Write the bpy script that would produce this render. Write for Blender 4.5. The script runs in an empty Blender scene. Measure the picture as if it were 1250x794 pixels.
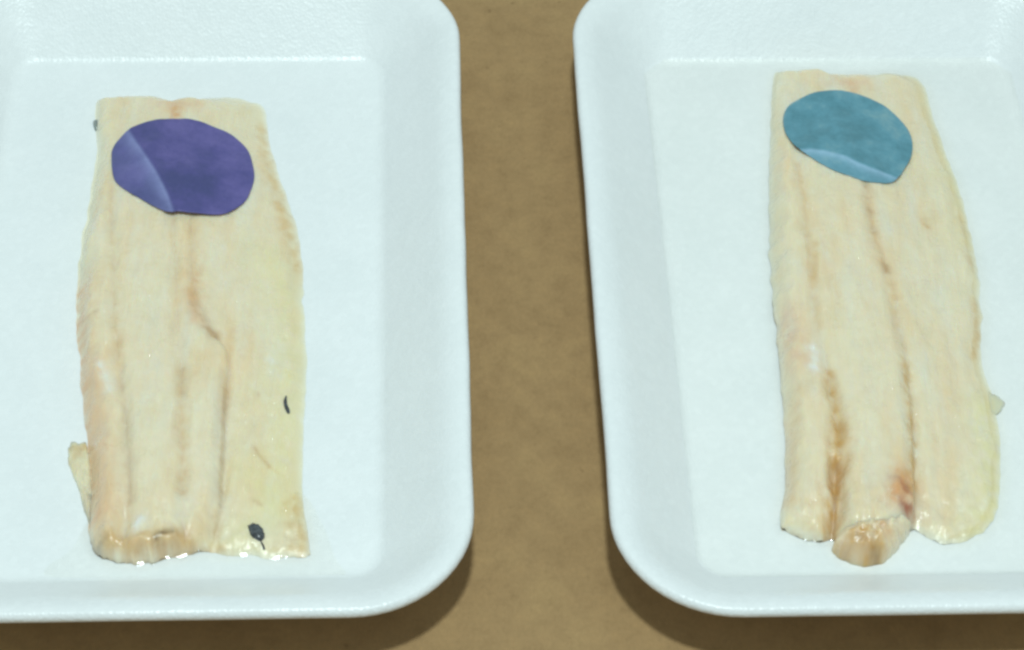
import bpy, bmesh, math, random
import numpy as np
from mathutils import Vector, Matrix

# ---------------------------------------------------------------- measurements (millimetres, tray floor = z 0 before Z0)
FL = {'bottom': [(-99.6, -78.2), (-96.8, -81.1), (-91.7, -82.3), (-83.9, -81.8), (-77.2, -79.7), (-72.4, -78.3), (-62.4, -79.1), (-54.5, -79.5), (-49.6, -79.1), (-47.1, -77.5)],
 'left': [(-121.0, 78.0), (-120.1, 70.4), (-118.0, 58.6), (-117.4, 42.1), (-116.9, 24.7), (-115.7, 6.3), (-113.7, -8.4), (-110.8, -22.6), (-107.7, -36.4), (-104.1, -52.3), (-102.4, -62.7),
          (-101.2, -72.8), (-99.2, -79.7)],
 'right': [(-72.4, 78.7), (-70.6, 67.4), (-67.2, 55.8), (-62.9, 42.9), (-59.1, 30.3), (-56.8, 16.4), (-54.4, -4.5), (-52.6, -18.8), (-52.2, -32.8), (-51.3, -49.0), (-50.0, -62.0), (-47.9, -72.1),
           (-47.0, -78.0)],
 'seams': [[(-113.1, 78.9), (-111.5, 54.1), (-110.4, 34.6), (-106.3, 9.9), (-103.1, -10.7), (-98.7, -30.3), (-94.7, -49.1), (-92.2, -64.7), (-91.7, -82.3)],
           [(-99.2, 77.2), (-95.6, 49.9), (-92.3, 27.6), (-88.9, 3.3), (-84.4, -25.4), (-80.2, -55.0), (-77.2, -79.7)],
           [(-92.0, 79.0), (-89.8, 51.3), (-87.8, 28.8), (-84.1, 4.4), (-77.9, -10.6), (-73.2, -19.0), (-72.4, -32.3), (-71.3, -48.5), (-70.1, -66.7), (-70.8, -78.2)]],
 'top': [(-121.4, 79.6), (-120.6, 82.5), (-114.2, 83.8), (-106.0, 84.3), (-102.4, 83.7), (-98.8, 83.2), (-93.0, 84.6), (-84.9, 85.3), (-76.9, 84.0), (-73.9, 82.3), (-72.4, 78.9)]}
FR = {'bottom': [(68.0, -65.6), (71.9, -68.2), (76.8, -69.3), (80.1, -68.6), (82.8, -70.5), (89.7, -71.2), (96.0, -67.9), (99.9, -64.2), (102.7, -65.1), (106.0, -67.8), (110.0, -68.4), (114.2, -66.7),
            (117.4, -64.5)],
 'left': [(73.8, 99.9), (72.9, 90.5), (71.6, 73.0), (70.3, 52.9), (69.3, 30.3), (69.0, 11.9), (69.6, -2.9), (69.8, -20.1), (69.9, -36.7), (69.1, -52.7), (67.5, -63.1), (67.7, -67.2)],
 'right': [(118.6, 100.0), (119.7, 87.2), (121.8, 71.8), (124.2, 56.8), (125.4, 40.6), (125.8, 24.9), (125.2, 9.7), (123.4, -5.1), (123.7, -13.7), (124.9, -22.1), (124.8, -35.9), (123.5, -49.3),
           (120.9, -59.8), (117.3, -65.1)],
 'seams': [[(82.1, 99.9), (79.8, 76.5), (78.3, 59.5), (79.0, 40.0), (79.1, 18.1), (79.9, -2.8), (81.4, -17.1), (82.8, -30.9), (82.9, -41.8), (81.5, -55.0), (80.3, -68.9)],
           [(95.7, 98.6), (96.2, 73.3), (96.6, 50.0), (98.0, 30.9), (100.0, 17.1), (101.0, 0.7), (101.9, -13.7), (101.9, -30.5), (101.3, -44.0), (100.5, -54.6), (99.9, -64.2)]],
 'top': [(74.1, 101.6), (75.7, 104.6), (83.0, 105.7), (88.7, 105.6), (90.6, 104.2), (102.2, 105.2), (111.9, 105.7), (116.6, 104.1), (118.6, 100.2)]}
SL = [([(-114.7, 5.5), (-113.4, -6.3), (-110.0, -23.3), (-106.4, -39.8), (-102.8, -55.6), (-99.4, -70.9)], 3.0, 'rust', 0.6),
 ([(-107.1, -23.2), (-103.5, -39.6), (-99.6, -55.4), (-96.3, -70.7)], 3.2, 'rust', 0.35), ([(-108.3, -6.0), (-109.8, -7.3), (-112.4, -7.1)], 0.5, 'brown', 0.6),
 ([(-112.2, 53.0), (-110.2, 33.6), (-106.1, 8.9), (-102.6, -11.6), (-98.3, -31.2)], 1.0, 'tan', 0.45), ([(-98.3, -31.2), (-94.3, -49.9), (-91.5, -68.0)], 0.8, 'brown', 0.45),
 ([(-98.0, 78.1), (-97.6, 73.3)], 1.6, 'rust', 0.6), ([(-103.5, 77.9), (-91.9, 78.1)], 2.0, 'pink', 0.45), ([(-92.4, 28.1), (-92.1, 18.8)], 0.8, 'tan', 0.6),
 ([(-87.8, 26.7), (-84.9, 9.9), (-84.1, 0.4)], 2.0, 'tan', 0.55), ([(-84.3, 1.0), (-82.2, -6.3), (-76.8, -12.4)], 1.2, 'brown', 0.75), ([(-84.6, 6.9), (-82.4, -8.3)], 2.4, 'rust', 0.35),
 ([(-72.4, -10.2), (-72.5, -21.6), (-71.8, -38.2)], 1.2, 'tan', 0.5), ([(-72.4, -30.0), (-71.2, -48.9), (-69.9, -64.5), (-70.2, -73.8)], 0.8, 'brown', 0.55),
 ([(-84.3, -25.0), (-81.6, -44.0), (-78.9, -64.9)], 1.0, 'tan', 0.6), ([(-83.6, -24.9), (-82.9, -33.2)], 0.9, 'brown', 0.35), ([(-63.7, -46.7), (-61.4, -49.8), (-59.1, -52.6)], 0.45, 'brown', 0.8),
 ([(-59.1, -52.6), (-55.3, -55.6)], 0.5, 'tan', 0.6), ([(-62.4, -63.7), (-59.9, -64.8)], 0.45, 'brown', 0.65), ([(-64.1, -29.9), (-63.9, -30.2)], 0.5, 'brown', 0.6),
 ([(-66.5, 20.0), (-61.1, 8.0), (-57.5, -15.3), (-56.5, -42.9), (-55.6, -63.9)], 5.0, 'yellow', 0.55), ([(-73.1, 71.8), (-68.4, 51.8), (-62.2, 32.7), (-57.5, 14.3)], 1.8, 'ochre', 0.45),
 ([(-52.4, -63.7), (-49.7, -73.0), (-49.0, -77.8)], 2.6, 'ochre', 0.4), ([(-64.6, -53.9), (-57.6, -64.0), (-62.7, -73.5)], 4.0, 'yellow', 0.5),
 ([(-97.3, -80.1), (-91.6, -81.4), (-83.8, -81.1), (-77.7, -79.0)], 2.6, 'ochre', 0.5), ([(-97.4, -77.1), (-93.9, -78.3), (-87.0, -78.7), (-82.1, -78.0), (-77.8, -77.3)], 1.8, 'ochre', 0.6),
 ([(-91.8, -80.4), (-83.9, -80.6), (-79.1, -79.0)], 1.4, 'brown', 0.4), ([(-83.5, -78.4), (-81.6, -77.4), (-79.8, -77.0)], 0.7, 'dark', 0.7), ([(-82.9, -78.5), (-83.6, -79.2)], 0.6, 'dark', 0.7),
 ([(-76.9, -76.2), (-75.8, -78.2)], 1.0, 'brown', 0.6), ([(-75.2, -78.9), (-69.9, -78.0), (-66.3, -78.5)], 0.9, 'ochre', 0.6), ([(-88.0, -73.9), (-89.0, -76.0)], 1.3, 'white', 0.9),
 ([(-104.8, -24.8), (-102.5, -29.1), (-101.3, -33.0)], 1.1, 'white', 0.75), ([(-62.0, -16.9), (-59.9, -21.1)], 1.4, 'white', 0.35),
 ([(-100.0, 18.4), (-94.5, -17.0), (-87.2, -54.9)], 6.0, 'pale', 0.45), ([(-78.4, -30.3), (-74.3, -64.7)], 3.2, 'pale', 0.35), ([(-80.8, 19.3), (-73.0, 7.5), (-65.1, -7.0)], 6.0, 'pale', 0.35),
 ([(-97.9, -78.5), (-98.0, -81.2)], 1.6, 'grey', 0.6)]  # grey corner spot: skin underside with its shadow painted in
SR = [([(96.2, 97.9), (96.7, 92.9)], 1.6, 'rust', 0.5), ([(89.0, 97.5), (100.9, 97.7)], 2.0, 'pink', 0.4), ([(96.7, 51.6), (97.2, 46.8)], 1.0, 'brown', 0.7),
 ([(96.9, 45.1), (97.5, 30.8), (99.3, 19.2)], 1.7, 'tan', 0.8), ([(97.1, 41.9), (97.2, 41.3)], 0.9, 'brown', 0.5), ([(97.1, 34.0), (97.3, 33.0)], 0.8, 'brown', 0.6),
 ([(99.4, 21.0), (100.0, 18.0)], 1.0, 'brown', 0.75), ([(100.6, 14.1), (100.8, 0.7), (101.2, -9.5)], 1.6, 'tan', 0.7), ([(101.5, 9.0), (101.6, 8.4)], 0.6, 'brown', 0.5),
 ([(101.7, -13.8), (101.9, -30.5), (101.2, -46.7), (100.5, -54.6)], 1.0, 'ochre', 0.75), ([(78.2, 59.0), (79.2, 36.3), (79.2, 14.6), (80.3, -3.2)], 1.1, 'tan', 0.5),
 ([(81.3, 27.0), (79.6, 13.1)], 1.4, 'ochre', 0.45), ([(81.8, -18.9), (82.9, -31.3), (83.0, -42.2)], 1.0, 'ochre', 0.8),
 ([(83.3, -36.8), (82.0, -50.2), (80.7, -60.6), (79.8, -70.1)], 1.7, 'ochre', 0.9), ([(82.4, -47.5), (80.7, -63.1), (79.8, -70.1)], 0.8, 'brown', 0.8),
 ([(72.4, 2.3), (73.9, -9.3), (74.5, -15.0)], 3.2, 'pink', 0.55), ([(77.7, -10.8), (78.6, -13.7), (77.9, -17.7)], 1.2, 'white', 0.8), ([(97.2, -55.2), (97.8, -58.3), (98.1, -61.9)], 2.0, 'red', 1.0),
 ([(98.2, -53.1), (96.6, -57.3), (95.2, -60.5)], 2.6, 'rust', 0.9), ([(99.1, -52.0), (99.5, -57.2)], 1.4, 'ochre', 0.6),
 ([(74.9, -22.9), (72.7, -31.8), (71.2, -48.0), (70.8, -58.4)], 1.3, 'tan', 0.5), ([(69.6, -23.7), (70.0, -42.7), (69.2, -58.5)], 1.4, 'pink', 0.35),
 ([(112.7, 40.4), (112.9, 38.5)], 1.1, 'ochre', 0.6), ([(123.2, 13.6), (123.2, 1.7), (121.2, -7.1)], 1.0, 'ochre', 0.6), ([(123.4, 44.8), (124.1, 25.9)], 1.5, 'ochre', 0.35),
 ([(120.8, -24.1), (121.5, -40.5), (119.7, -56.3), (115.7, -64.2)], 3.4, 'yellow', 0.6), ([(121.7, 92.0), (122.2, 61.1), (123.3, 35.2)], 3.5, 'yellow', 0.35),
 ([(88.8, 27.3), (90.0, -2.8), (92.0, -30.9), (89.8, -52.4)], 5.0, 'pale', 0.4), ([(68.4, -67.9), (72.4, -69.9), (76.4, -70.2)], 1.8, 'ochre', 0.45),
 ([(68.8, -58.5), (73.6, -60.9), (77.0, -55.6)], 2.0, 'tan', 0.25), ([(114.3, 16.2), (114.1, -7.5), (112.4, -35.5)], 5.0, 'pale', 0.3)]
DP = ([(-112.8, 53.6), (-112.9, 57.6), (-110.8, 62.0), (-106.7, 66.3), (-102.5, 69.3), (-97.5, 70.5), (-91.1, 70.5), (-86.2, 68.7), (-80.7, 66.2), (-76.2, 61.4), (-74.1, 55.5), (-73.0, 49.6),
  (-73.4, 44.0), (-74.5, 39.1), (-77.0, 35.1), (-80.0, 32.1), (-85.4, 30.6), (-92.0, 30.0), (-95.4, 30.8), (-100.3, 34.0), (-105.2, 37.6), (-108.8, 41.3), (-111.0, 45.4)],
 [(-110.7, 65.9), (-105.9, 57.4), (-101.8, 50.3), (-97.9, 43.0), (-94.6, 35.7), (-91.2, 25.8)])
DB = ([(75.4, 77.8), (76.4, 83.0), (79.4, 87.0), (83.9, 90.1), (89.9, 92.2), (95.8, 92.5), (100.5, 90.9), (105.4, 87.6), (109.2, 82.6), (111.5, 76.5), (111.7, 71.3), (110.5, 65.5), (108.2, 60.1),
  (106.2, 56.0), (103.2, 53.2), (97.5, 52.6), (91.9, 54.0), (86.4, 57.3), (81.0, 62.1), (77.8, 66.3), (75.8, 72.0)],
 [(70.7, 64.8), (78.9, 63.8), (84.4, 63.1), (89.4, 62.0), (93.3, 59.8), (97.3, 58.0), (102.2, 56.3), (110.0, 53.7)])
FLAP = [(-110.4, -48.1), (-109.8, -45.4), (-108.1, -44.2), (-106.0, -45.7), (-104.0, -51.5), (-102.0, -61.9), (-100.6, -72.0), (-102.0, -70.6), (-104.1, -64.5), (-106.8, -58.2), (-109.4, -52.3)]
SPECK1 = [(-57.0, -29.2), (-57.1, -30.9), (-56.8, -32.5), (-56.2, -33.9), (-55.9, -34.9)]
SPECK2 = [(-62.5, -71.4), (-61.4, -70.4), (-59.8, -70.8), (-58.6, -72.5), (-58.2, -74.5), (-59.1, -75.8), (-60.7, -75.1), (-61.9, -73.7)]
TAIL2 = [(-58.9, -76.0), (-58.4, -76.8), (-58.1, -77.7)]
SCRAP = [(-121.4, 73.1), (-120.4, 74.2), (-119.0, 72.9), (-118.9, 70.5), (-120.2, 69.7)]
KNOB = [(79.6, -71.1), (81.9, -67.4), (85.3, -64.3), (88.7, -61.6), (92.5, -59.9), (96.1, -60.2), (98.7, -62.2), (99.3, -64.7), (97.4, -68.3), (95.1, -71.9), (92.5, -74.5), (88.4, -75.9), (84.1, -75.1),
 (80.6, -73.5)]
KNOBS = [([(81.5, -73.4), (84.1, -70.8), (86.5, -71.2), (88.6, -74.1), (89.7, -75.5)], 3.4, 'ochre', 0.9), ([(82.7, -73.8), (86.0, -72.2), (87.8, -74.1)], 2.2, 'brown', 0.55),
 ([(89.4, -74.8), (89.9, -75.0)], 0.9, 'dark', 0.5), ([(91.1, -68.0), (92.5, -69.9)], 1.3, 'rust', 0.7), ([(79.9, -74.5), (82.1, -70.4), (86.4, -67.2), (92.6, -64.4)], 1.0, 'pale', 0.6)]
SCRAP2 = [(123.4, -18.0), (125.4, -19.1), (127.0, -20.1), (127.9, -21.8), (126.8, -23.8), (125.1, -25.8), (122.8, -27.0)]
PUDL = [(-108.7, -87.6), (-109.7, -83.7), (-105.1, -79.1), (-102.3, -70.9), (-96.7, -60.4), (-74.6, -59.5), (-52.3, -58.5), (-44.5, -68.5), (-40.7, -78.3), (-37.4, -83.1), (-36.3, -85.3), (-61.7, -87.1),
 (-91.0, -88.0)]
CAM = {'e': 47.241, 'lens': 83.768, 'loc': (0.0, -427.615, 465.947), 'roll': 1.928}
TRAY = {'L': 188.06, 'W': 107.0, 'h': 16.66, 'run': 22.26}
TL = (-88.4, 6.68, 3.4)
TR = (95.41, 16.04, 3.36)
Z0 = 3.5            # height of the tray floor above the table
MM = 0.001

# ---------------------------------------------------------------- camera, light, exposure
scene = bpy.context.scene
col = scene.collection
cam = bpy.data.cameras.new('camera')
camo = bpy.data.objects.new('camera', cam); col.objects.link(camo)
cam.sensor_width = 36; cam.lens = CAM['lens']; cam.clip_start = 0.01; cam.clip_end = 20
rx = math.radians(90 - CAM['e'])
camo.matrix_world = (Matrix.Translation(Vector(CAM['loc']) * MM) @ Matrix.Rotation(rx, 4, 'X')
                     @ Matrix.Rotation(math.radians(CAM['roll']), 4, 'Z'))
scene.camera = camo

world = bpy.data.worlds.new('World'); scene.world = world; world.use_nodes = True
bg = world.node_tree.nodes['Background']
bg.inputs['Color'].default_value = (0.81, 0.99, 0.99, 1); bg.inputs['Strength'].default_value = 0.40

ld = bpy.data.lights.new('ceiling_lamp', 'AREA'); ld.shape = 'DISK'; ld.size = 0.10
ld.energy = 10.0; ld.color = (0.83, 0.99, 0.99)
lo = bpy.data.objects.new('ceiling_lamp', ld); col.objects.link(lo)
lo.location = (0.0, -0.25, 1.25)
lo.rotation_euler = (Vector((0, 0, 0)) - lo.location).to_track_quat('-Z', 'Y').to_euler()

scene.view_settings.view_transform = 'Standard'; scene.view_settings.look = 'None'
scene.view_settings.exposure = 0; scene.view_settings.gamma = 1
scene.view_settings.use_curve_mapping = False
scene.render.engine = 'CYCLES'
scene.cycles.pixel_filter_type = 'BLACKMAN_HARRIS'; scene.cycles.filter_width = 2.8
scene.cycles.transparent_max_bounces = 16

# ---------------------------------------------------------------- helpers
def lin(r, g, b):
    f = lambda c: (c/255/12.92) if c/255 <= .04045 else ((c/255+.055)/1.055)**2.4
    return np.array([f(r), f(g), f(b)])

def material(name):
    m = bpy.data.materials.new(name); m.use_nodes = True
    nt = m.node_tree; b = nt.nodes['Principled BSDF']
    return m, nt, b

def node(nt, kind, **kw):
    n = nt.nodes.new(kind)
    for k, v in kw.items():
        if hasattr(n, k): setattr(n, k, v)
        else: n.inputs[k.replace('_', ' ')].default_value = v
    return n

def coords(nt, scale=(1, 1, 1)):
    t = nt.nodes.new('ShaderNodeTexCoord'); mp = nt.nodes.new('ShaderNodeMapping')
    mp.inputs['Scale'].default_value = scale
    nt.links.new(t.outputs['Object'], mp.inputs['Vector'])
    return mp.outputs['Vector']

def noise(nt, vec, scale, detail=3, rough=.55):
    n = nt.nodes.new('ShaderNodeTexNoise'); n.inputs['Scale'].default_value = scale
    n.inputs['Detail'].default_value = detail; n.inputs['Roughness'].default_value = rough
    nt.links.new(vec, n.inputs['Vector']); return n.outputs['Fac']

def ramp(nt, fac, stops):
    r = nt.nodes.new('ShaderNodeValToRGB'); el = r.color_ramp.elements
    while len(el) < len(stops): el.new(.5)
    for e, (pos, c) in zip(el, stops):
        e.position = pos; e.color = (*c, 1) if len(c) == 3 else c
    nt.links.new(fac, r.inputs['Fac']); return r.outputs['Color']

def bump(nt, height, strength, dist, prev=None):
    b = nt.nodes.new('ShaderNodeBump'); b.inputs['Strength'].default_value = strength
    b.inputs['Distance'].default_value = dist
    nt.links.new(height, b.inputs['Height'])
    if prev is not None: nt.links.new(prev, b.inputs['Normal'])
    return b.outputs['Normal']

def mix(nt, fac, a, b, mode='MIX'):
    m = nt.nodes.new('ShaderNodeMix'); m.data_type = 'RGBA'; m.blend_type = mode
    for sock, v in ((m.inputs[0], fac), (m.inputs[6], a), (m.inputs[7], b)):
        if hasattr(v, 'is_linked'): nt.links.new(v, sock)
        elif isinstance(v, (int, float)): sock.default_value = v
        else: sock.default_value = (*v, 1)
    return m.outputs[2]

def mesh_object(name, verts, faces, mat, parent=None, colors=None, smooth=True, fix_normals=True):
    """verts in world millimetres above the tray floor"""
    me = bpy.data.meshes.new(name)
    v = np.array(verts, float).copy(); v[:, 2] += Z0; v *= MM
    me.from_pydata(v.tolist(), [], faces if isinstance(faces, list) else faces.tolist())
    if smooth: me.polygons.foreach_set('use_smooth', [True] * len(me.polygons))
    if colors is not None:
        a = me.color_attributes.new('tone', 'FLOAT_COLOR', 'POINT')
        c = np.ones((len(v), 4), np.float32); c[:, :np.shape(colors)[1]] = colors
        a.data.foreach_set('color', c.ravel())
    me.materials.append(mat)
    me.update()
    if fix_normals:
        bm = bmesh.new(); bm.from_mesh(me); bmesh.ops.recalc_face_normals(bm, faces=bm.faces); bm.to_mesh(me); bm.free()
    o = bpy.data.objects.new(name, me); col.objects.link(o)
    if parent is not None:
        o.parent = parent; o.matrix_parent_inverse = Matrix.Translation(parent.location).inverted()
    return o

def empty(name, xy):
    o = bpy.data.objects.new(name, None); o.empty_display_size = .01; col.objects.link(o)
    o.location = (xy[0]*MM, xy[1]*MM, Z0*MM); return o

def tag(o, label, cat, group=None):
    o['label'] = label; o['category'] = cat
    if group: o['group'] = group

def smooth_line(pts, per=14):
    P = np.array(pts, float); n = len(P); out = []
    for i in range(n-1):
        p0, p1, p2, p3 = P[max(i-1, 0)], P[i], P[i+1], P[min(i+2, n-1)]
        for t in np.linspace(0, 1, per, endpoint=False):
            out.append(.5*((2*p1)+(p2-p0)*t+(2*p0-5*p1+4*p2-p3)*t*t+(3*p1-p0-3*p2+p3)*t**3))
    out.append(P[-1]); return np.array(out)

def smooth_loop(pts, n):
    P = np.array(pts, float); k = len(P); out = []
    for i in range(k):
        p0, p1, p2, p3 = P[i-1], P[i], P[(i+1) % k], P[(i+2) % k]
        for t in np.linspace(0, 1, 12, endpoint=False):
            out.append(.5*((2*p1)+(p2-p0)*t+(2*p0-5*p1+4*p2-p3)*t*t+(3*p1-p0-3*p2+p3)*t**3))
    out.append(out[0]); return resample(np.array(out), n+1)[:-1]

def resample(L, n):
    d = np.r_[0, np.cumsum(np.linalg.norm(np.diff(L, axis=0), axis=1))]
    t = np.linspace(0, d[-1], n)
    return np.stack([np.interp(t, d, L[:, i]) for i in range(L.shape[1])], 1)

def seg_dist(P, line, signed=False):
    """distance from points P (n,2) to a polyline"""
    best = np.full(len(P), 1e9); sg = np.ones(len(P))
    for a, b in zip(line[:-1], line[1:]):
        ab = b-a; L2 = max(ab@ab, 1e-9)
        t = np.clip(((P-a)@ab)/L2, 0, 1)
        d = np.hypot(*(P-a-t[:, None]*ab).T)
        m = d < best; best[m] = d[m]
        if signed:
            cr = ab[0]*(P[:, 1]-a[1])-ab[1]*(P[:, 0]-a[0]); sg[m] = np.sign(cr[m])
    return best*sg if signed else best

def inside(P, loop):
    x, y = P[:, 0], P[:, 1]; r = np.zeros(len(P), bool); n = len(loop)
    for i in range(n):
        (x1, y1), (x2, y2) = loop[i], loop[(i+1) % n]
        c = (y1 > y) != (y2 > y)
        with np.errstate(divide='ignore', invalid='ignore'):
            r ^= c & (x < (x2-x1)*(y-y1)/(y2-y1+1e-12)+x1)
    return r

rng = np.random.default_rng(7)
ANG = rng.random((256, 256))*2*math.pi
def gnoise(x, y):
    xi = np.floor(x).astype(int); yi = np.floor(y).astype(int); fx = x-xi; fy = y-yi
    def g(a, b):
        t = ANG[(xi+a) % 256, (yi+b) % 256]; return np.cos(t)*(fx-a)+np.sin(t)*(fy-b)
    u = fx**3*(fx*(fx*6-15)+10); w = fy**3*(fy*(fy*6-15)+10)
    return ((g(0, 0)*(1-u)+g(1, 0)*u)*(1-w)+(g(0, 1)*(1-u)+g(1, 1)*u)*w)*.9
def fbm(x, y, o=3):
    r = 0
    for k in range(o):
        c, s_ = math.cos(.6+1.1*k), math.sin(.6+1.1*k)
        r = r+gnoise((x*c-y*s_)*2**k+17.3*k, (x*s_+y*c)*2**k+31.7*k)/2**k
    return r
def fbm_long(x, y, o=2):
    """noise drawn out along the length of a fillet"""
    return sum(gnoise(x*2**k+17.3*k, y*2**k+31.7*k)/2**k for k in range(o))

# ---------------------------------------------------------------- materials
def mat_paper():
    m, nt, b = material('brown_paper'); v = coords(nt)
    c1 = ramp(nt, noise(nt, v, 45, 6, .62), [(.25, lin(156, 126, 87)), (.5, lin(165, 134, 94)), (.78, lin(173, 142, 99))])
    fl = noise(nt, coords(nt, (1, .6, 1)), 1100, 3, .6)
    c2 = mix(nt, .35, c1, ramp(nt, fl, [(.2, (.72, .70, .66)), (.8, (1.2, 1.2, 1.2))]), 'MULTIPLY')
    md = noise(nt, v, 190, 4, .65)
    c2 = mix(nt, .5, c2, ramp(nt, md, [(.25, (.74, .72, .68)), (.5, (1, 1, 1)), (.75, (1.18, 1.16, 1.12))]), 'MULTIPLY')
    sp = noise(nt, v, 230, 2, .5)
    c3 = mix(nt, ramp(nt, sp, [(.70, (0, 0, 0)), (.80, (.55, .55, .55))]), c2, lin(112, 88, 56))
    nt.links.new(c3, b.inputs['Base Color']); b.inputs['Roughness'].default_value = .8
    b.inputs['Specular IOR Level'].default_value = .25
    nt.links.new(bump(nt, fl, .25, .0002), b.inputs['Normal'])
    return m

def mat_foam():
    m, nt, b = material('white_foam'); v = coords(nt)
    vo = nt.nodes.new('ShaderNodeTexVoronoi'); vo.inputs['Scale'].default_value = 1150
    nt.links.new(v, vo.inputs['Vector'])
    f1 = nt.nodes.new('ShaderNodeTexVoronoi'); f1.inputs['Scale'].default_value = 560
    nt.links.new(v, f1.inputs['Vector'])
    n1 = bump(nt, vo.outputs['Distance'], .17, .0005)
    n2 = bump(nt, f1.outputs['Distance'], .035, .0009, n1)
    n3 = bump(nt, noise(nt, v, 60, 3), .06, .004, n2)
    base = ramp(nt, noise(nt, v, 55, 4), [(.3, (.83, .845, .85)), (.7, (.865, .875, .88))])
    cell = nt.nodes.new('ShaderNodeTexVoronoi'); cell.inputs['Scale'].default_value = 620
    nt.links.new(v, cell.inputs['Vector'])
    base = mix(nt, .2, base, ramp(nt, cell.outputs['Color'], [(.15, (.93, .93, .93)), (.6, (1, 1, 1)), (.9, (1.09, 1.09, 1.09))]), 'MULTIPLY')  # light flecks in the colour imitate sparkle on the foam cells
    nt.links.new(base, b.inputs['Base Color'])
    b.inputs['Roughness'].default_value = .33; b.inputs['IOR'].default_value = 1.45
    nt.links.new(n3, b.inputs['Normal'])
    return m

def mat_flesh():
    m, nt, b = material('fish_flesh'); v = coords(nt)
    at = nt.nodes.new('ShaderNodeAttribute'); at.attribute_name = 'tone'
    n1 = noise(nt, v, 160, 5, .6)
    c = mix(nt, .26, at.outputs['Color'], ramp(nt, n1, [(.25, (.80, .76, .68)), (.55, (1, 1, 1)), (.8, (1.06, 1.08, 1.1))]), 'MULTIPLY')
    st = noise(nt, coords(nt, (1, .22, 1)), 300, 5, .65)
    c = mix(nt, .10, c, ramp(nt, st, [(.3, (.86, .80, .70)), (.6, (1.04, 1.04, 1.04))]), 'MULTIPLY')
    nt.links.new(c, b.inputs['Base Color'])
    b.inputs['Roughness'].default_value = .30
    nt.links.new(ramp(nt, noise(nt, v, 210, 3), [(.3, (.22,)*3), (.7, (.46,)*3)]), b.inputs['Roughness'])
    sw = nt.nodes.new('ShaderNodeMath'); sw.operation = 'MULTIPLY'; sw.inputs[1].default_value = .72
    nt.links.new(at.outputs['Alpha'], sw.inputs[0]); nt.links.new(sw.outputs[0], b.inputs['Subsurface Weight'])
    b.inputs['Subsurface Radius'].default_value = (1.0, .75, .45); b.inputs['Subsurface Scale'].default_value = .0026
    n = bump(nt, st, .10, .0007)
    n = bump(nt, noise(nt, v, 700, 2), .08, .0004, n)
    vo = nt.nodes.new('ShaderNodeTexVoronoi'); vo.inputs['Scale'].default_value = 260
    nt.links.new(v, vo.inputs['Vector'])
    n = bump(nt, vo.outputs['Distance'], .04, .001, n)
    nt.links.new(n, b.inputs['Normal'])
    b.inputs['Coat Weight'].default_value = .6; b.inputs['Coat Roughness'].default_value = .09; b.inputs['Coat IOR'].default_value = 1.36
    nt.links.new(bump(nt, noise(nt, v, 560, 3, .6), .65, .0013), b.inputs['Coat Normal'])
    return m

def mat_disc(name, dark, midc, light, pale):
    m, nt, b = material(name); v = coords(nt)
    n1 = noise(nt, v, 55, 6, .7)
    c = ramp(nt, n1, [(.36, dark), (.5, midc), (.64, light)])
    fb = noise(nt, v, 900, 2, .6)
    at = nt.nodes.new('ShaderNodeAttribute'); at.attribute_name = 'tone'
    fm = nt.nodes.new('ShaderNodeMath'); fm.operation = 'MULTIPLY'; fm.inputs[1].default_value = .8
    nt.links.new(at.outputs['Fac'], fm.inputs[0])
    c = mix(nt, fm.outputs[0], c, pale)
    c = mix(nt, .25, c, ramp(nt, fb, [(.3, (.8, .8, .8)), (.7, (1.15, 1.15, 1.15))]), 'MULTIPLY')
    nt.links.new(c, b.inputs['Base Color']); b.inputs['Roughness'].default_value = .38
    b.inputs['Specular IOR Level'].default_value = .55
    nt.links.new(bump(nt, fb, .18, .0003), b.inputs['Normal'])
    return m

def mat_liquid():
    m, nt, b = material('fish_juice')
    out = nt.nodes['Material Output']; nt.nodes.remove(b)
    tr = nt.nodes.new('ShaderNodeBsdfTransparent'); tr.inputs['Color'].default_value = (.997, .994, .980, 1)
    gl = nt.nodes.new('ShaderNodeBsdfGlossy'); gl.inputs['Roughness'].default_value = .04
    fr = nt.nodes.new('ShaderNodeFresnel'); fr.inputs['IOR'].default_value = 1.34
    mx = nt.nodes.new('ShaderNodeMixShader')
    nt.links.new(fr.outputs[0], mx.inputs[0]); nt.links.new(tr.outputs[0], mx.inputs[1]); nt.links.new(gl.outputs[0], mx.inputs[2])
    nt.links.new(mx.outputs[0], out.inputs['Surface'])
    return m

def mat_black():
    m, nt, b = material('black_membrane'); v = coords(nt)
    nt.links.new(ramp(nt, noise(nt, v, 900, 3), [(.3, (.014, .014, .016)), (.65, (.10, .11, .12))]), b.inputs['Base Color'])
    b.inputs['Roughness'].default_value = .18
    return m

M_PAPER, M_FOAM, M_FLESH, M_LIQ, M_BLACK = mat_paper(), mat_foam(), mat_flesh(), mat_liquid(), mat_black()
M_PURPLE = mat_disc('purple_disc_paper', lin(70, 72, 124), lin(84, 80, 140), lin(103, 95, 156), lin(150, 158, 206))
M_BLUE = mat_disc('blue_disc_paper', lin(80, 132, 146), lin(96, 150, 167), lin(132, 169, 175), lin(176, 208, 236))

# ---------------------------------------------------------------- table
def build_table():
    n = 40; xs = np.linspace(-420, 420, n); ys = np.linspace(-340, 420, n)
    v = [(x, y, -Z0) for y in ys for x in xs]
    f = [(j*n+i, j*n+i+1, (j+1)*n+i+1, (j+1)*n+i) for j in range(n-1) for i in range(n-1)]
    o = mesh_object('tabletop_paper', v, f, M_PAPER); o['kind'] = 'structure'
build_table()

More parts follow.
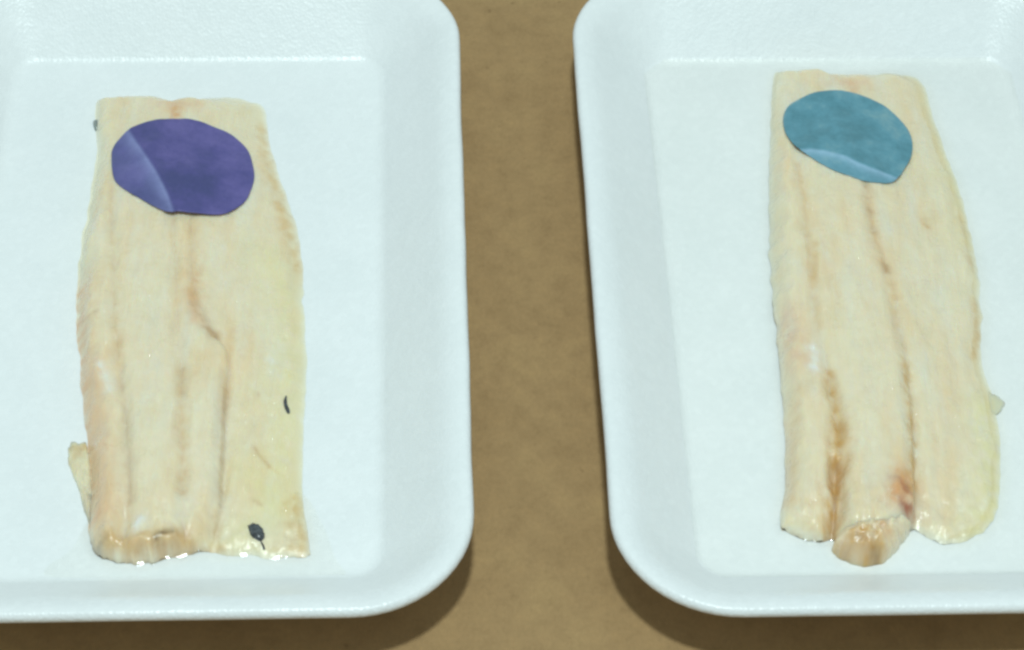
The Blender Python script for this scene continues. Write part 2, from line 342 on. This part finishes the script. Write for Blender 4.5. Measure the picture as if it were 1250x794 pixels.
# ---------------------------------------------------------------- foam trays
def round_rect(hw, hl, r, nc=14, ns=(24, 44)):
    pts = []
    for cx, cy, a0, (ex, ey) in ((hw-r, hl-r, 0, (-1, 0)), (-hw+r, hl-r, 90, (0, -1)), (-hw+r, -hl+r, 180, (1, 0)), (hw-r, -hl+r, 270, (0, 1))):
        for k in range(nc+1):
            a = math.radians(a0+90*k/nc); pts.append((cx+r*math.cos(a), cy+r*math.sin(a)))
        s = 2*(hw-r) if ex else 2*(hl-r); m = ns[0] if ex else ns[1]
        x, y = pts[-1]
        for k in range(1, m): pts.append((x+ex*s*k/m, y+ey*s*k/m))
    return np.array(pts)

def build_tray(t, seed):
    W, L, run, h = TRAY['W'], TRAY['L'], TRAY['run'], TRAY['h']; RC = 7.0
    prof = []
    for k in range(7):                       # crease between floor and wall
        a = math.radians(46*k/6); prof.append((-2.2+5.0*math.sin(a)*1.0, 5.0*(1-math.cos(a))))
    sx, sz = prof[-1]
    for k in range(1, 7): prof.append((sx+(14.2-sx)*k/6, sz+(h-3.0-sz)*k/6))
    prof += [(15.8, h-1.75), (17.4, h-.85), (19.2, h-.25), (20.6, h), (21.5, h-.25), (22.1, h-.9), (run+.05, h-1.7), (22.0, h-2.5),
             (21.2, h-3.0), (19.5, h-3.3), (17.5, h-4.2), (15, h-6.3), (9.5, h-11), (4, -1.2), (1.6, -2.7), (-.5, -3.25), (-4, -Z0+.02)]
    loops = []; per = None
    inner = [(-45, 0), (-30, 0), (-16, 0), (-9, 0), (-5, 0), (-3.4, 0)]
    r = random.Random(seed)
    allp = inner+prof
    V = []; F = []
    for o, z in allp:
        rr = RC+o if o > -5 else 2.0
        if o > -5: rr = max(rr, 2.0)
        P = round_rect(W/2+o, L/2+o, rr)
        x, y = P[:, 0]/(W/2+o), P[:, 1]/(L/2+o)
        wob = .45*fbm(P[:, 0]*.03+seed*9, P[:, 1]*.03, 2)
        k = np.clip(o/run, 0, 1)
        zz = z+(wob*1.6*k if z > 0 else wob*0)+np.where(o < 0, 0, 0)
        ux, uy = x/np.hypot(x, y), y/np.hypot(x, y)
        V.append(np.stack([P[:, 0]+ux*wob*k, P[:, 1]+uy*wob*k, zz], 1))
    n = len(V[0]); Vs = np.concatenate(V)
    for a in range(len(allp)-1):
        for i in range(n):
            j = (i+1) % n; F.append((a*n+i, a*n+j, (a+1)*n+j, (a+1)*n+i))
    F.append(tuple(range(n)))
    last = (len(allp)-1)*n; F.append(tuple(last+i for i in reversed(range(n))))
    c, s = math.cos(math.radians(t[2])), math.sin(math.radians(t[2]))
    Vw = np.stack([t[0]+Vs[:, 0]*c-Vs[:, 1]*s, t[1]+Vs[:, 0]*s+Vs[:, 1]*c, Vs[:, 2]], 1)
    return mesh_object('foam_tray', Vw, F, M_FOAM)

trayL = build_tray(TL, 1)
tag(trayL, 'white foam tray holding the fillet with the purple disc', 'tray', 'white foam trays')
trayR = build_tray(TR, 4)
tag(trayR, 'white foam tray holding the fillet with the blue disc', 'tray', 'white foam trays')

# ---------------------------------------------------------------- fish fillets
TONES = dict(rust=lin(224, 160, 100), pink=lin(226, 184, 154), brown=lin(178, 124, 66), tan=lin(220, 174, 114), yellow=lin(232, 220, 164),
             ochre=lin(210, 160, 82), dark=lin(84, 62, 40), white=lin(236, 236, 232), pale=lin(238, 226, 202), grey=lin(120, 118, 118),
             red=lin(164, 80, 52))
BASE = lin(236, 219, 188)

def tone(P, stains, edge=None, seed=0):
    x, y = P[:, 0], P[:, 1]
    c = np.tile(BASE, (len(P), 1))
    def blend(w, k):
        nonlocal c
        w = w[:, None]; c = c*(1-w)+w*k
    blend(np.clip(.5+1.3*fbm(x*.09+seed, y*.05, 3), 0, 1)*.5, lin(235, 223, 190))
    blend(np.clip(.1+1.5*fbm_long(x*.13+seed+40, y*.028+9, 3), 0, 1)*.6, lin(234, 203, 158))      # warm muscle patches
    blend(np.clip(.0+1.5*fbm_long(x*.16+seed+80, y*.04+5, 3), 0, 1)*.55, lin(230, 226, 210))      # milky patches
    blend(np.clip(-.1+1.6*fbm(x*.30+seed+20, y*.20+5, 3), 0, 1)*.3, lin(234, 230, 214))
    if edge is not None:
        blend(np.exp(-(edge/2.4)**2)*.45, lin(238, 226, 186)); blend(np.exp(-(edge/1.0)**2)*.75, lin(240, 238, 224))
    N1 = fbm(x*.35+seed*3, y*.35, 3); N2 = fbm(x*.35+50, y*.35+seed*3, 3)
    for k, (line, r, key, s) in enumerate(stains):
        Ln = smooth_line(line, 5) if len(line) > 2 else np.array(line); r = r*1.2
        m = np.where((x > Ln[:, 0].min()-3.5*r) & (x < Ln[:, 0].max()+3.5*r) & (y > Ln[:, 1].min()-3.5*r) & (y < Ln[:, 1].max()+3.5*r))[0]
        if not len(m): continue
        n1 = math.cos(k*2.1)*N1[m]+math.sin(k*2.1)*N2[m]; n2 = math.cos(k*3.7)*N2[m]-math.sin(k*3.7)*N1[m]
        d = np.maximum(seg_dist(P[m], Ln)+r*.6*n1, 0)
        a = (np.clip(s*(.66 if key in ('brown', 'tan') else .86)*np.clip(.85+1.3*n2, .1, 1.2), 0, 1)*np.exp(-np.clip(d/r, 0, 9)**1.5))[:, None]
        c[m] = c[m]*(1-a)+a*TONES[key]
    return c

S = lambda x, a, b: (lambda t: t*t*(3-2*t))(np.clip((x-a)/(b-a), 0, 1))

def build_fillet(name, D, stains, parts, seams_g, seed, top_fn):
    left, right = smooth_line(D['left']), smooth_line(D['right'])
    top, bot = smooth_line(D['top']), smooth_line(D['bottom'])
    seams = [smooth_line(s, 6) for s in D['seams']]
    ti, bi = [0], [0]
    for s in seams:
        i = int(np.argmin(np.hypot(*(top-s[0]).T))); j = int(np.argmin(np.hypot(*(bot-s[-1]).T)))
        s[0] = top[i]; s[-1] = bot[j]; ti.append(i); bi.append(j)
    ti.append(len(top)-1); bi.append(len(bot)-1)
    curves = [left]+seams+[right]
    outline = resample(np.concatenate([left, bot, right[::-1], top[::-1]]), 230)[:-1]
    outline_c = np.r_[outline, outline[:1]]
    NV = 230; cs = [resample(c, NV) for c in curves]
    cen = outline.mean(0)
    root = empty(name, (cen[0], left[-1][1]))
    cols = []
    for k, (nu, hfun) in enumerate(parts):
        A, B = cs[k], cs[k+1]
        T = resample(top[ti[k]:ti[k+1]+1], nu); Bo = resample(bot[bi[k]:bi[k+1]+1], nu)
        u = np.linspace(0, 1, nu)[None, :, None]; v = np.linspace(0, 1, NV)[:, None, None]
        P = (1-u)*A[:, None]+u*B[:, None]+(1-v)*T[None]+v*Bo[None] \
            - ((1-u)*(1-v)*A[0]+u*(1-v)*B[0]+(1-u)*v*A[-1]+u*v*B[-1])
        uu = np.broadcast_to(u, (NV, nu, 1))[..., 0]; vv = np.broadcast_to(v, (NV, nu, 1))[..., 0]
        H, r = hfun(uu, vv)
        blk = np.stack([P[..., 0], P[..., 1], vv, H*top_fn(vv), r+0*uu], -1)
        cols.append(blk if k == 0 else blk[:, 1:])
    G = np.concatenate(cols, 1); nu = G.shape[1]
    for _ in range(4):                        # ease the height from one muscle to the next
        G[:, 1:-1, 3:] = .5*G[:, 1:-1, 3:]+.25*(G[:, :-2, 3:]+G[:, 2:, 3:])
    X = G.reshape(-1, 5); P = X[:, :2]; vv, H, r = X[:, 2], X[:, 3], X[:, 4]
    d = seg_dist(P, outline_c)
    for line, g in zip(seams, seams_g):
        depth, wid = g(vv); ds = seg_dist(P, line)
        wv = np.clip(1+1.6*fbm(P[:, 0]*.15+seed, P[:, 1]*.09, 2), .3, 1.7)
        H = H-depth*wv*np.exp(-(ds/wid)**2)
    low = S(vv, .86, 1)
    H = H+.5*fbm(P[:, 0]*.10+seed, P[:, 1]*.06, 3)+.34*fbm_long(P[:, 0]*.30+seed, P[:, 1]*.05+3, 3) \
        +.16*fbm(P[:, 0]*.55, P[:, 1]*.5+seed, 3)+low*.8*fbm(P[:, 0]*.28+seed, P[:, 1]*.28, 3)
    H = np.maximum(H, .6)
    r = np.maximum(r*(1+.6*fbm(P[:, 0]*.12+5, P[:, 1]*.12, 2)), .8)
    q = np.clip(d/r, 0, 1)
    Z = H*np.clip(1-(1-q)**2, 0, 1)**(1.0-.4*low)+.05
    wob = (1.0*fbm(P[:, 0]*.16+seed, P[:, 1]*.16, 2)+low*.9*fbm(P[:, 0]*.35+seed, P[:, 1]*.35, 3))*np.exp(-(d/3)**2)
    dirc = (P-cen)/np.linalg.norm(P-cen, axis=1)[:, None]
    PT = P+dirc*wob[:, None]
    colr = np.c_[tone(PT, stains, d, seed), np.clip((Z-.6)/2.6, 0, 1)]      # fourth channel: how thick the flesh is
    topv = np.c_[PT, Z]
    idx = np.arange(NV*nu).reshape(NV, nu)
    faces = np.stack([idx[:-1, :-1], idx[1:, :-1], idx[1:, 1:], idx[:-1, 1:]], -1).reshape(-1, 4)
    ring = np.r_[idx[0, :], idx[1:, -1], idx[-1, -2::-1], idx[-2:0:-1, 0]]
    under = topv[ring].copy(); under[:, 2] = .02; nb = len(topv)      # underside ring of its own keeps the rim shading clean
    o = mesh_object('flesh', np.r_[topv, under], faces.tolist()+[list(range(nb, nb+len(ring)))], M_FLESH, root, np.r_[colr, colr[ring]], fix_normals=False)
    ol = topv[ring][:, :2]
    return root, topv, resample(np.r_[ol, ol[:1]], 300)[:-1], o

def arch(u, p=.5): return np.clip(4*u*(1-u), 0, 1)**p

topL = lambda v: .52+.48*S(v, .0, .38)
rootL, pointsL, outL, bodyL = build_fillet('fish_fillet', FL, SL, [
    (40, lambda u, v: (4.4+.9*arch(u, .8)+2.5*u-1.2*S(v, .85, 1), 5.0+1.0*S(v, 0, .3)-2.4*S(v, .9, 1))),
    (66, lambda u, v: (6.9+.8*arch(u, .8)-1.2*S(v, .85, 1), 4.4-1.2*S(v, .8, 1))),
    (48, lambda u, v: (6.9+.5*arch(u, .8)-1.6*u*S(v, .4, .9)-(1.2+1.5*u)*S(v, .85, 1), 4.2)),
    (84, lambda u, v: (1.4+5.5*(1-u)**1.3*(1-.6*S(v, .45, .8))-(.2+1.4*(1-u))*S(v, .82, 1), 6.0-1.6*S(v, .5, 1))),
], [lambda v: (.35+.9*S(v, .3, .9), 2.0), lambda v: (.2+.6*S(v, .45, .8), 2.0), lambda v: (.35+.8*S(v, .5, .8), 2.0)], 3, topL)
tag(rootL, 'pale skinless fish fillet with black specks lying under the purple disc', 'fish fillet', 'raw fish fillets on foam trays')

topR = lambda v: .50+.50*S(v, .0, .36)
rootR, pointsR, outR, bodyR = build_fillet('fish_fillet', FR, SR, [
    (50, lambda u, v: (4.4+1.0*arch(u, .8)+2.5*u-2.2*S(v, .88, 1), 5.6-1.4*S(v, .85, 1))),
    (84, lambda u, v: (6.9+(.9+.8*S(v, .5, .9))*arch(u, .8), 4.6)),
    (88, lambda u, v: (1.4+5.5*(1-u)**1.2*(1-.4*S(v, .55, .9))-(.3+2.0*(1-u))*S(v, .85, 1), 6.0-.8*S(v, .5, 1))),
], [lambda v: (.3+3.6*S(v, .64, .86), 1.8+.4*S(v, .7, .9)), lambda v: (.5+1.0*S(v, .5, .9), 1.9)], 11, topR)
tag(rootR, 'pale skinless fish fillet with curled brown tip lying under the blue disc', 'fish fillet', 'raw fish fillets on foam trays')

def surf_z(P, pts, sig):
    z = np.zeros(len(P))
    for i, p in enumerate(P):
        d2 = (pts[:, 0]-p[0])**2+(pts[:, 1]-p[1])**2
        w = np.exp(-d2/(2*sig*sig))+1e-12; z[i] = (w*pts[:, 2]).sum()/w.sum()
    return z

def dome(name, loop, mat, parent, zbase, height, colors=None, stains=None, nring=14, n=64, power=.5, seed=0, fbase=None, rough=.12, ragged=.25):
    """a lump with the given outline: rings shrinking to the middle over a flat underside"""
    L = smooth_loop(loop, n); c = L.mean(0); V = []; F = []
    ext = np.ptp(L, axis=0).max()
    L = c+(L-c)*(1+ragged*fbm(L[:, 0]*6/ext+seed, L[:, 1]*6/ext, 3))[:, None]
    for k in range(nring):
        t = 1-(k/(nring-1))*.985
        P = c+(L-c)*t
        z = height*np.clip(1-t**2.4, 0, 1)**power+rough*height*fbm(P[:, 0]*.5+seed, P[:, 1]*.5, 3)*(k > 0)
        zb = zbase if fbase is None else fbase(P)
        V.append(np.c_[P, zb+z])
    Vs = np.concatenate(V)
    for a in range(nring-1):
        for i in range(n):
            j = (i+1) % n; F.append([a*n+i, a*n+j, (a+1)*n+j, (a+1)*n+i])
    F.append([(nring-1)*n+i for i in range(n)])
    bz = np.c_[L, (np.full(n, zbase) if fbase is None else fbase(L))-.15]; base = len(Vs)
    F += [[i, (i+1) % n, base+(i+1) % n, base+i] for i in range(n)]; F.append([base+i for i in range(n)])
    Vs = np.r_[Vs, bz]
    cl = None
    if colors is not None:
        cl = tone(Vs[:, :2], stains or [], None, seed) if isinstance(colors, str) else np.tile(colors, (len(Vs), 1))
    return mesh_object(name, Vs, F, mat, parent, cl)

def bend_tube(name, pts, radii, mat, parent, z):
    P = smooth_line(pts, 6); n = len(P); R = np.interp(np.linspace(0, 1, n), np.linspace(0, 1, len(radii)), radii)
    V = []; F = []; m = 8
    for i in range(n):
        t = P[min(i+1, n-1)]-P[max(i-1, 0)]; t = t/np.linalg.norm(t); nn = np.array([-t[1], t[0]])
        for k in range(m):
            a = 2*math.pi*k/m; V.append([*(P[i]+nn*R[i]*math.cos(a)), z[i] + R[i]*.8*math.sin(a)])
    for i in range(n-1):
        for k in range(m): F.append([i*m+k, i*m+(k+1) % m, (i+1)*m+(k+1) % m, (i+1)*m+k])
    F += [list(range(m)), [(n-1)*m+k for k in range(m)]]
    return mesh_object(name, V, F, mat, parent)

# small pieces of the left fillet
o = dome('skin_flap', FLAP, M_FLESH, rootL, .05, 1.3, 'flesh', [(FLAP[5:8], 2.2, 'grey', .6), (FLAP[0:4], 3.4, 'ochre', .7)], seed=5, ragged=.28, rough=.4)
o['label'] = 'thin tan flap sticking out at the lower left edge'
zz = lambda line: surf_z(smooth_line(line, 6), pointsL, .6)+.15
o = bend_tube('membrane_shred', SPECK1, [.15, .45, .5, .55, .3], M_BLACK, rootL, zz(SPECK1)); o['label'] = 'thin black curved shred of membrane'
fb = lambda P: surf_z(P, pointsL, 1.0)+.02
o = dome('membrane_spot', SPECK2, M_BLACK, rootL, 0, .9, nring=8, n=32, fbase=fb, seed=9, rough=.35, ragged=.15); o['label'] = 'small glossy black spot of membrane near the bottom'
bend_tube('membrane_tail', TAIL2, [.2, .25, .3], M_BLACK, o, zz(TAIL2))
o.children[0].parent = o
o = dome('skin_scrap', SCRAP, M_FLESH, rootL, .05, .9, lin(132, 140, 138), nring=6, n=24); o['label'] = 'tiny grey scrap of skin beside the top edge'

# small pieces of the right fillet
o = dome('curled_tip', KNOB, M_FLESH, rootR, .1, 8.0, 'flesh', KNOBS, nring=26, n=110, power=.45, seed=2, rough=.10, ragged=.10)
o['label'] = 'curled brown-stained tip of flesh at the bottom'
dome('edge_scrap', SCRAP2, M_FLESH, rootR, .05, .6, 'flesh', nring=8, n=40, seed=3, ragged=.2)

# ---------------------------------------------------------------- indicator discs
def build_disc(D, pts, mat, light_sign, k, wl, wd, label, seed, floor):
    n = 190; L = smooth_loop(D[0], n); c = L.mean(0); nr = 50
    line = smooth_line(D[1], 6)
    V = []
    for a in range(nr):
        t = 1-a/(nr-1)*.99; V.append(c+(L-c)*t)
    P = np.concatenate(V)
    sub = pts[(np.abs(pts[:, 0]-c[0]) < 32) & (np.abs(pts[:, 1]-c[1]) < 32)][::3]
    z = np.maximum(surf_z(P, sub, 3.0), surf_z(P, sub, .8)+.02)
    s = seg_dist(P, line, True)*light_sign
    dz = np.where(s > 0, k*np.exp(-np.clip(s, 0, 99)/wl), k*np.exp(-np.clip(-s, 0, 99)/wd))
    dz = dz*(1-.35*np.exp(-(np.minimum(np.abs(s), 9)/.35)**2))+.15*fbm(P[:, 0]*.15+seed, P[:, 1]*.15, 3)
    T = np.c_[P, z+.34+dz]; F = []
    for a in range(nr-1):
        for i in range(n):
            j = (i+1) % n; F.append([a*n+i, a*n+j, (a+1)*n+j, (a+1)*n+i])
    F.append([(nr-1)*n+i for i in range(n)])
    base = len(T)
    r1 = T[:n].copy(); r1[:, :2] += (L-c)/np.linalg.norm(L-c, axis=1)[:, None]*.18; r1[:, 2] -= .2
    r2 = T[:n].copy(); r2[:, 2] -= .4
    F += [[i, (i+1) % n, base+(i+1) % n, base+i] for i in range(n)]
    F += [[base+i, base+(i+1) % n, base+n+(i+1) % n, base+n+i] for i in range(n)]
    und = T[n:base].copy(); und[:, 2] -= .4
    ub = base+2*n
    F += [[base+n+i, base+n+(i+1) % n, ub+(i+1) % n, ub+i] for i in range(n)]
    for a in range(nr-2):
        for i in range(n):
            j = (i+1) % n; F.append([ub+a*n+i, ub+a*n+j, ub+(a+1)*n+j, ub+(a+1)*n+i])
    F.append([ub+(nr-2)*n+i for i in range(n)])
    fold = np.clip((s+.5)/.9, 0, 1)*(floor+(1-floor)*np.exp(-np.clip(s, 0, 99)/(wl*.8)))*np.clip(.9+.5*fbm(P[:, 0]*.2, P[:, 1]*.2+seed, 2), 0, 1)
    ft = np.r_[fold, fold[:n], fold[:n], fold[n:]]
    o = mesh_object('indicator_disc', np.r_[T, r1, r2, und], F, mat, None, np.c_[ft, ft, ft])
    tag(o, label, 'disc', 'coloured discs on the fillets'); return o

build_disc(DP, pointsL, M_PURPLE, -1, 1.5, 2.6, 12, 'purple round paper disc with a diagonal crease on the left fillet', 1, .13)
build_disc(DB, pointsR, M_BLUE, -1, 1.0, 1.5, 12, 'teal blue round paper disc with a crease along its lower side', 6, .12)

# ---------------------------------------------------------------- liquid on the tray floors
def build_liquid(name, P, nx, ny, ins, dl, out_line, label, meniscus):
    oc = np.r_[out_line, out_line[:1]]; do = seg_dist(P, oc); inn = inside(P, out_line)
    z = .5*(1-np.exp(-dl/1.5))-.06+np.where(inn, .75, .75*np.exp(-do/1.0))
    if meniscus: z = z+1.1*np.exp(-dl/1.0)
    z = z+.03*fbm(P[:, 0]*.12, P[:, 1]*.12, 2)
    idx = np.arange(nx*ny).reshape(ny, nx)
    q = np.stack([idx[:-1, :-1], idx[:-1, 1:], idx[1:, 1:], idx[1:, :-1]], -1).reshape(-1, 4)
    keep = ins[q].all(1) & ~(inn & (do > 2.5))[q].all(1)
    q = q[keep]; used = np.unique(q); mp = -np.ones(len(P), int); mp[used] = np.arange(len(used))
    o = mesh_object(name, np.c_[P, z][used], mp[q], M_LIQ, fix_normals=False)
    tag(o, label, 'liquid'); return o

pud = smooth_loop(PUDL, 120)
lo_, hi_ = pud.min(0), pud.max(0); nx_, ny_ = [int(k/.35) for k in hi_-lo_]
gx, gy = np.meshgrid(np.linspace(lo_[0], hi_[0], nx_), np.linspace(lo_[1], hi_[1], ny_))
P_ = np.c_[gx.ravel(), gy.ravel()]
build_liquid('juice_puddle', P_, nx_, ny_, inside(P_, pud), seg_dist(P_, np.r_[pud, pud[:1]]), outL,
             'clear juice pooled below the lower end of the left fillet', False)
hw, hl = TRAY['W']/2+.7, TRAY['L']/2+.7
nx_, ny_ = 250, 430
gx, gy = np.meshgrid(np.sin(np.linspace(-1, 1, nx_)*math.pi/2)*hw, np.sin(np.linspace(-1, 1, ny_)*math.pi/2)*hl)
lx, ly = gx.ravel(), gy.ravel(); dl_ = np.minimum(hw-np.abs(lx), hl-np.abs(ly))
c_, s_ = math.cos(math.radians(TR[2])), math.sin(math.radians(TR[2]))
P_ = np.c_[TR[0]+lx*c_-ly*s_, TR[1]+lx*s_+ly*c_]
build_liquid('juice_puddle', P_, nx_, ny_, np.hypot(np.maximum(np.abs(lx)-hw+5, 0), np.maximum(np.abs(ly)-hl+5, 0)) < 5.01, dl_, outR,
             'clear juice film covering the floor of the tray with the blue disc', True)
